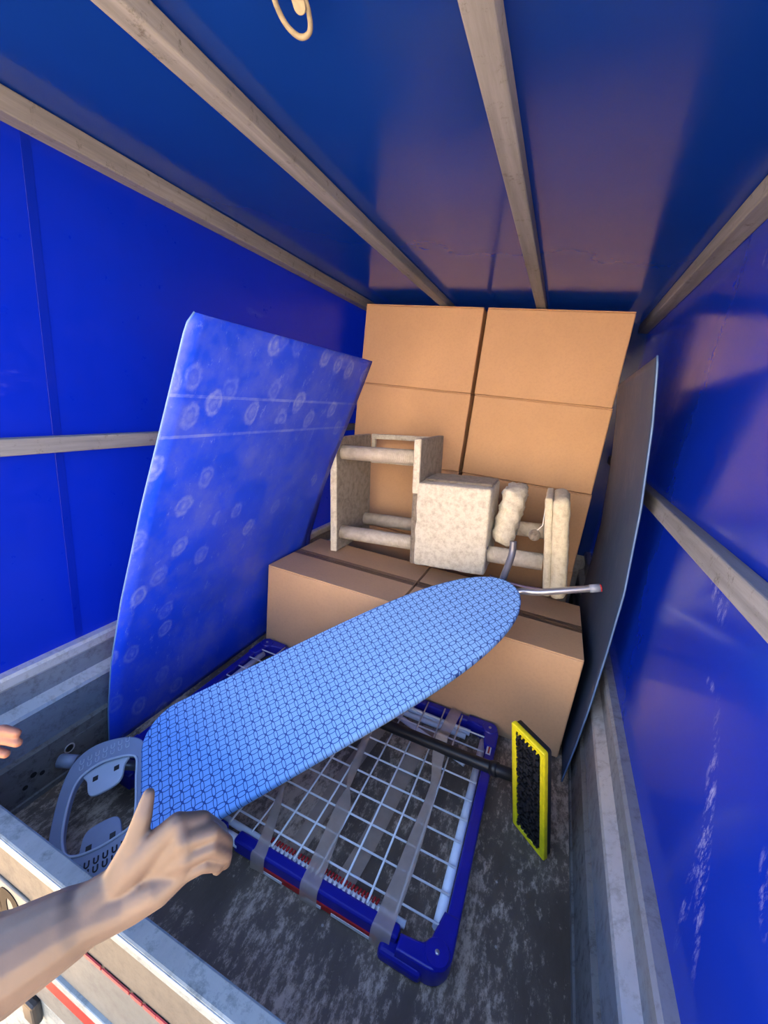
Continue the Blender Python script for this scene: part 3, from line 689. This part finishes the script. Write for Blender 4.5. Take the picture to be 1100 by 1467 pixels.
def outline(sh=0.0, n=90):
    top, bot = [], []
    for k in range(n + 1):
        s = BL * (1 - math.cos(math.pi * k / n)) / 2
        top.append((s, max(hw(s) - sh, 0.001))); bot.append((s, -max(hw(s, True) - sh, 0.001)))
    top[0] = (0 + sh, top[0][1]); bot[0] = (0 + sh, bot[0][1])
    return top + bot[::-1]
plate('cover', [outline()], 0.011, 'cover', ib, 0.006, Matrix.Translation((0, 0, -0.011)))
plate('base_panel', [outline(0.010)], 0.008, 'steel_tube', ib, 0, Matrix.Translation((0, 0, -0.031)))
# legs folded below
for t in (-0.035, 0.035):
    tube('leg', [(0.10, t, -0.055), (0.98, t * 0.8, -0.052)], 0.010, 'grey_tube', ib)
tube('leg', [(-0.02, 0.125, -0.058), (0.25, 0.10, -0.058), (0.85, 0.02, -0.060)], 0.010, 'grey_tube', ib)
tube('cross_bar', [(0.12, -0.10, -0.058), (0.12, 0.13, -0.058)], 0.010, 'grey_tube', ib)
ibi = ib.matrix_world.inverted()
def L_(p): return ibi @ Vector(p)
# foot bar at the tip: silver arm to the right with grey cap, darker arm curving up
fb = tube('foot_bar', spline([(1.00, 0.02, -0.052), (1.08, 0.015, -0.051), (1.127, -0.001, -0.046), (1.17, -0.045, -0.036), (1.306, -0.138, -0.018)], 7), 0.0105, 'steel_tube', ib, 14)
tube('end_cap', [(1.284, -0.123, -0.0215), (1.308, -0.1395, -0.0177)], 0.0125, 'grey_plastic', fb, 14)
tube('cap_ring', [(1.308, -0.1395, -0.0177), (1.311, -0.1415, -0.0172)], 0.0122, 'red', fb, 14)['label'] = 'red end'
tube('foot_arm', spline([(1.00, 0.03, -0.052), (1.085, 0.052, -0.050), (1.127, 0.077, -0.040), (1.184, 0.108, 0.0), (1.205, 0.126, 0.038)], 7), 0.0115, 'grey_tube', ib, 14)
# leg foot visible at the wide end
ff = tube('foot_bar', [L_((-0.995, 0.493, 0.078)), L_((-0.80, 0.585, 0.075))], 0.012, 'grey_tube', ib, 14)
tube('end_cap', [L_((-1.004, 0.489, 0.0785)), L_((-0.965, 0.507, 0.0775))], 0.0165, 'grey_plastic', ff, 16)
# iron rest
ir = empty('iron_rest'); ir.parent = ib; ir.location = (0, 0, -0.020)
outer = spline([(0.012, 0.080), (0.004, 0.105), (-0.020, 0.135), (-0.070, 0.160), (-0.125, 0.168), (-0.165, 0.148), (-0.186, 0.100), (-0.195, 0.03),
                (-0.195, -0.04), (-0.186, -0.095), (-0.160, -0.130), (-0.115, -0.147), (-0.065, -0.148), (-0.020, -0.135), (0.004, -0.105), (0.012, -0.080), (0.012, 0)], 6, True)
inner = spline([(-0.014, 0.070), (-0.030, 0.088), (-0.060, 0.100), (-0.100, 0.108), (-0.140, 0.098), (-0.158, 0.070), (-0.166, 0.02), (-0.166, -0.03),
                (-0.155, -0.068), (-0.130, -0.085), (-0.090, -0.092), (-0.050, -0.090), (-0.022, -0.082), (-0.014, -0.05), (-0.014, 0.02)], 6, True)
fr_ = plate('frame', [[(p.x, p.y) for p in outer], [(p.x, p.y) for p in inner]], 0.008, 'grey_plastic', ir, 0.003)
inner2 = [Vector((q.x * 0.97 - 0.002, q.y * 0.97, 0)) for q in inner]
lip = mesh_obj('rim', tube_bm(bmesh.new(), [Vector((p.x, p.y, 0.009)) for p in inner] + [Vector((inner[0].x, inner[0].y, 0.009))], 0.003, 8, False), 'grey_light', ir, True)
def tray(nm, sgn, mat):
    lp = spline([(-0.140, sgn * 0.102), (-0.132, sgn * 0.080), (-0.126, sgn * 0.048), (-0.110, sgn * 0.036), (-0.070, sgn * 0.036), (-0.052, sgn * 0.048), (-0.046, sgn * 0.078), (-0.036, sgn * 0.098), (-0.085, sgn * 0.108)], 5, True)
    t = plate(nm, [[(p.x, p.y) for p in lp]], 0.004, mat, ir, 0.0025, Matrix.Translation((0, 0, -0.002)))
    for sx in (-0.112, -0.064):
        box('square_slot', sx - 0.006, sx + 0.006, sgn * 0.078 - 0.006, sgn * 0.078 + 0.006, 0.001, 0.0030, 'black', t, 0.0006, 1)
tray('tray', 1, 'grey_light'); tray('tray', -1, 'grey_plastic')
def uslots(sg, mat, rad_, k0):
    n_ = 7
    for row in (0, 1):
        for k in range(n_):
            s = -0.145 + k * 0.018; t = sg * ((0.113 if sg < 0 else 0.124) + row * 0.016 - 0.9 * (s + 0.09) ** 2 * 1.0 * (1 if sg > 0 else 1))
            r = 0.0042; pts = [Vector((s - r, t + 0.0055, 0.0085))] + [Vector((s - r * math.cos(a), t - 0.002 - r * math.sin(a), 0.0085)) for a in [math.pi * q / 5 for q in range(6)]] + [Vector((s + r, t + 0.0055, 0.0085))]
            mesh_obj('grip_slot', tube_bm(bmesh.new(), pts, rad_, 6), mat, fr_)
uslots(-1, 'black', 0.0016, 0)
uslots(1, 'grey_light', 0.0009, 0)

# ================================================================= CAT TREE
ct = empty('cat_tree', (-0.831, 1.53, 0.373), (0, math.radians(-5), 0))
tag(ct, 'cream plush cat tree with sisal posts lying on its side on the boxes', 'cat tree')
def soft(name, x0, x1, y0, y1, z0, z1, mat, bev=0.012, amp=0.004, cuts=6, rot=0.0, parent=None, folds=0.0):
    bm = bmesh.new(); box_bm(bm, x0, x1, y0, y1, z0, z1, bev, 3)
    bmesh.ops.subdivide_edges(bm, edges=[e for e in bm.edges if e.calc_length() > 0.05], cuts=cuts, use_grid_fill=True)
    from mathutils import noise as mn
    bm.normal_update(); cx, cz = (x0 + x1) / 2, (z0 + z1) / 2
    for v in bm.verts:
        k = mn.noise(v.co * 28) + 0.6 * mn.noise(v.co * 60)
        f = folds * math.sin((v.co.y * 0.8 + v.co.z + v.co.x * 0.6) * 110)
        v.co += v.normal * (amp * k + f)
    if rot: bm.transform(Matrix.Translation((cx, 0, cz)) @ Matrix.Rotation(rot, 4, 'Y') @ Matrix.Translation((-cx, 0, -cz)))
    return mesh_obj(name, bm, mat, parent or ct, True)
soft('base_plate', 0.0, 0.030, 0.0, 0.345, 0.0, 0.502, 'plush_taupe_shade', 0.005, 0.0015)
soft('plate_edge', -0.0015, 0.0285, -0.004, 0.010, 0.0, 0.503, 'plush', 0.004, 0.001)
soft('platform', 0.372, 0.398, 0.0, 0.335, 0.004, 0.512, 'plush_taupe_shade', 0.005, 0.0015)
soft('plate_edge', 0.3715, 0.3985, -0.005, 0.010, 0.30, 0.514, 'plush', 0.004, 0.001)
def post(x0, x1, y, z, r): return tube('post', [(x0, y, z), ((x0 + x1) / 2, y, z), (x1, y, z)], r, 'sisal', ct, 20)
post(0.028, 0.375, 0.055, 0.436, 0.031); post(0.028, 0.385, 0.050, 0.078, 0.031); post(0.028, 0.380, 0.290, 0.085, 0.031)
post(0.670, 0.882, 0.052, 0.080, 0.032); post(0.675, 0.882, 0.235, 0.150, 0.031)
h = soft('house', 0.390, 0.678, -0.004, 0.245, 0.004, 0.345, 'plush', 0.010, 0.003)
soft('roof_seam', 0.400, 0.672, 0.06, 0.240, 0.340, 0.354, 'plush_taupe_shade', 0.005, 0.003, parent=h)
# lookout frame at the rear
for a in ((0.03, 0.372, 0.345, 0.367, 0.478, 0.502), (0.03, 0.372, 0.345, 0.367, 0.360, 0.382), (0.03, 0.050, 0.346, 0.366, 0.378, 0.480)):
    soft('frame_bar', *a, 'plush', 0.004, 0.001, 5)
soft('pillow', 0.698, 0.778, 0.05, 0.26, 0.112, 0.345, 'plush', 0.034, 0.006, 9, math.radians(9), folds=0.0065)
soft('end_plate', 0.880, 0.906, 0.0, 0.24, -0.035, 0.335, 'plush_yellow', 0.008, 0.002, 6, math.radians(-5))
soft('end_cushion', 0.904, 0.962, -0.005, 0.235, -0.038, 0.338, 'plush_yellow', 0.022, 0.004, 8, math.radians(-5), folds=0.0015)
sg_ = tube('string', [(0.868, 0.06, 0.292), (0.866, 0.055, 0.22), (0.845, 0.052, 0.195)], 0.0018, 'white_wire', ct, 6)
bm = bmesh.new(); bmesh.ops.create_icosphere(bm, subdivisions=3, radius=0.022, matrix=Matrix.Translation((0.842, 0.052, 0.180)))
mesh_obj('toy_ball', bm, 'plush_taupe_shade', sg_, True)

rbn = strip('ribbon', [(-0.148, 1.62, 0.374), (-0.09, 1.615, 0.3745), (-0.03, 1.600, 0.378), (0.03, 1.612, 0.380), (0.07, 1.63, 0.374)], [0.014, 0.016, 0.016, 0.016, 0.013], 'lavender', None, (0, 0, 0))
bpy.data.objects.remove(rbn)
bm = bmesh.new(); pr = None
for k in range(25):
    t = k / 24; x = -0.15 + 0.21 * t; y = 1.700 - 0.03 * math.sin(math.pi * t); z = 0.3745 + 0.004 * math.sin(math.pi * t) ** 2
    cur = [bm.verts.new((x, y - 0.009, z)), bm.verts.new((x, y + 0.009, z + 0.002))]
    if pr: bm.faces.new((pr[0], cur[0], cur[1], pr[1]))
    pr = cur
o = mesh_obj('ribbon', bm, 'lavender', None, True); s = o.modifiers.new('t', 'SOLIDIFY'); s.thickness = 0.0012
tag(o, 'narrow lavender ribbon on the box top below the cat tree post', 'ribbon')

# ================================================================= ROPE LOOP UNDER THE ROOF
rl = empty('rope_loop', (-0.392, 0.505, 1.519))
tag(rl, 'pale metal loop hanging from the roof tarpaulin at the top of the picture', 'loop')
lp = spline([(-0.012, -0.01, -0.004), (-0.020, 0.008, -0.016), (-0.019, 0.030, -0.026), (-0.006, 0.043, -0.033), (0.010, 0.041, -0.031), (0.018, 0.022, -0.022), (0.016, 0.0, -0.010), (0.010, -0.012, -0.002)], 6)
tube('ring', lp, 0.0032, 'rope', rl, 10)
plate('tab', [rr(-0.008, 0.008, -0.03, 0.022, 0.0075)], 0.003, 'rope', rl, 0.001, Matrix.Translation((0.011, 0.006, -0.014)) @ Matrix.Rotation(-0.65, 4, 'X'))

# ================================================================= HANDS
def limb(name, caps, mat, label, vox=0.0030, sm=8):
    bm = bmesh.new()
    for a, b, ra, rb_ in caps: capsule_bm(bm, a, b, ra, rb_)
    o = mesh_obj(name, bm, mat, None, True)
    r = o.modifiers.new('remesh', 'REMESH'); r.mode = 'VOXEL'; r.voxel_size = vox; r.use_smooth_shade = True
    s = o.modifiers.new('smooth', 'SMOOTH'); s.iterations = sm; s.factor = 0.5
    tag(o, label, 'person'); return o
HANDS = {}
HANDS = {'elbow': (-0.5011, 0.061, 0.4494), 'fore': (-0.406, 0.1239, 0.4788), 'fore2': (-0.3729, 0.1641, 0.4947), 'wr_a': (-0.3462, 0.2046, 0.5202), 'wr_b': (-0.3241, 0.2038, 0.5075), 'wr_m': (-0.3448, 0.2071, 0.501), 'pa': (-0.33, 0.2189, 0.5462), 'pb': (-0.2993, 0.2189, 0.5253), 'pm': (-0.3227, 0.2254, 0.5218), 'th0': (-0.3414, 0.2139, 0.5408), 'th1': (-0.3385, 0.2248, 0.5656), 'th2': (-0.3395, 0.2363, 0.5898), 'th3': (-0.3429, 0.2469, 0.6069), 'i0': (-0.3024, 0.2491, 0.5842), 'i1': (-0.2874, 0.2703, 0.5759), 'i2': (-0.2766, 0.2873, 0.5447), 'i3': (-0.2782, 0.2936, 0.5162), 'm0': (-0.2898, 0.2459, 0.5721), 'm1': (-0.2706, 0.2682, 0.5695), 'm2': (-0.2643, 0.2834, 0.5382), 'm3': (-0.2692, 0.2888, 0.5108), 'r0': (-0.2839, 0.241, 0.5559), 'r1': (-0.2662, 0.2616, 0.557), 'r2': (-0.2576, 0.2752, 0.5319), 'r3': (-0.2639, 0.2809, 0.5073), 'l0': (-0.2849, 0.2348, 0.5369), 'l1': (-0.2686, 0.2515, 0.5416), 'l2': (-0.2599, 0.2645, 0.5289), 'l3': (-0.2654, 0.2701, 0.5106), 'o_w': (-0.7345, 0.1894, 0.5107), 'o_k': (-0.7068, 0.2226, 0.5106), 'o_f1a': (-0.6924, 0.2348, 0.5322), 'o_f1b': (-0.6518, 0.2539, 0.5429), 'o_f1c': (-0.6333, 0.2606, 0.5411), 'o_f2a': (-0.6913, 0.231, 0.5184), 'o_f2b': (-0.6493, 0.2513, 0.5313), 'o_f2c': (-0.6295, 0.258, 0.5276), 'o_f3a': (-0.6912, 0.2268, 0.5044), 'o_f3b': (-0.6577, 0.2423, 0.5124), 'o_f3c': (-0.642, 0.2478, 0.5102), 'o_f4a': (-0.6911, 0.2226, 0.4905), 'o_f4b': (-0.6647, 0.2332, 0.4916), 'o_f4c': (-0.6527, 0.2371, 0.4891), 'o_t1': (-0.7103, 0.2262, 0.5271), 'o_t2': (-0.686, 0.2418, 0.5469), 'o_e': (-0.8525, 0.0507, 0.4999)}
def chain(pts, rs): return [(pts[i], pts[i + 1], rs[i], rs[i + 1]) for i in range(len(pts) - 1)]
H = HANDS
arm = limb('person', chain([H['elbow'], H['fore'], H['fore2'], H['wr_m']], [0.047, 0.043, 0.035, 0.024])
    + [(H['fore2'], H['wr_a'], 0.028, 0.0195), (H['fore2'], H['wr_b'], 0.028, 0.0195), (H['wr_a'], H['pa'], 0.0195, 0.017), (H['wr_b'], H['pb'], 0.0195, 0.016),
       (H['wr_m'], H['pm'], 0.022, 0.020), (H['pa'], H['i0'], 0.017, 0.0125), (H['pm'], H['m0'], 0.018, 0.0130), (H['pm'], H['r0'], 0.017, 0.0125), (H['pb'], H['l0'], 0.016, 0.0115),
       (H['i0'], H['m0'], 0.0115, 0.012), (H['m0'], H['r0'], 0.012, 0.0115), (H['r0'], H['l0'], 0.0115, 0.0105)]
    + chain([H['wr_a'], H['th0'], H['th1'], H['th2'], H['th3']], [0.018, 0.0165, 0.0125, 0.0100, 0.0068])
    + chain([H['i0'], H['i1'], H['i2'], H['i3']], [0.0115, 0.0095, 0.0082, 0.0070])
    + chain([H['m0'], H['m1'], H['m2'], H['m3']], [0.0118, 0.0098, 0.0084, 0.0072])
    + chain([H['r0'], H['r1'], H['r2'], H['r3']], [0.0112, 0.0092, 0.0080, 0.0068])
    + chain([H['l0'], H['l1'], H['l2'], H['l3']], [0.0102, 0.0082, 0.0070, 0.0060]),
    'skin', "person's bare forearm and half closed hand reaching over the tailgate", 0.0022, 6)
cam_p = Vector((0, 0, 1.07))
def nail(parent, q, axis, mat, off, sx, sy):
    q, axis = Vector(q), Vector(axis).normalized(); nz = (cam_p - q).normalized(); nz = (nz - axis * nz.dot(axis)).normalized(); ny = nz.cross(axis)
    mt = Matrix(((axis.x, ny.x, nz.x, q.x + nz.x * off), (axis.y, ny.y, nz.y, q.y + nz.y * off), (axis.z, ny.z, nz.z, q.z + nz.z * off), (0, 0, 0, 1)))
    bm = bmesh.new(); bmesh.ops.create_uvsphere(bm, u_segments=16, v_segments=8, radius=1, matrix=mt @ Matrix.Diagonal((sx, sy, 0.0016, 1)))
    return mesh_obj('fingernail', bm, mat, parent, True)
V_ = lambda k: Vector(H[k])
nail(arm, V_('i2').lerp(V_('i3'), 0.9), V_('i3') - V_('i2'), 'nail_red', 0.0066, 0.0055, 0.0048)['label'] = 'red fingernail'
nail(arm, V_('m2').lerp(V_('m3'), 0.95), V_('m3') - V_('m2'), 'nail_red', 0.0068, 0.0050, 0.0048)['label'] = 'red fingernail'
oh = limb('person', chain([H['o_e'], H['o_w'], H['o_k']], [0.034, 0.022, 0.020])
    + chain([H['o_w'], H['o_f1a'], H['o_f1b'], H['o_f1c']], [0.018, 0.0095, 0.0078, 0.0062])
    + chain([H['o_w'], H['o_f2a'], H['o_f2b'], H['o_f2c']], [0.018, 0.0095, 0.0080, 0.0066])
    + chain([H['o_w'], H['o_f3a'], H['o_f3b'], H['o_f3c']], [0.018, 0.0095, 0.0076, 0.0062])
    + chain([H['o_w'], H['o_f4a'], H['o_f4b'], H['o_f4c']], [0.018, 0.0085, 0.0066, 0.0055])
    + chain([H['o_w'], H['o_t1'], H['o_t2']], [0.018, 0.0095, 0.0075]),
    'skin_orange_lit', "person's outstretched fingertips at the left edge above the tailgate corner", 0.0022, 4)
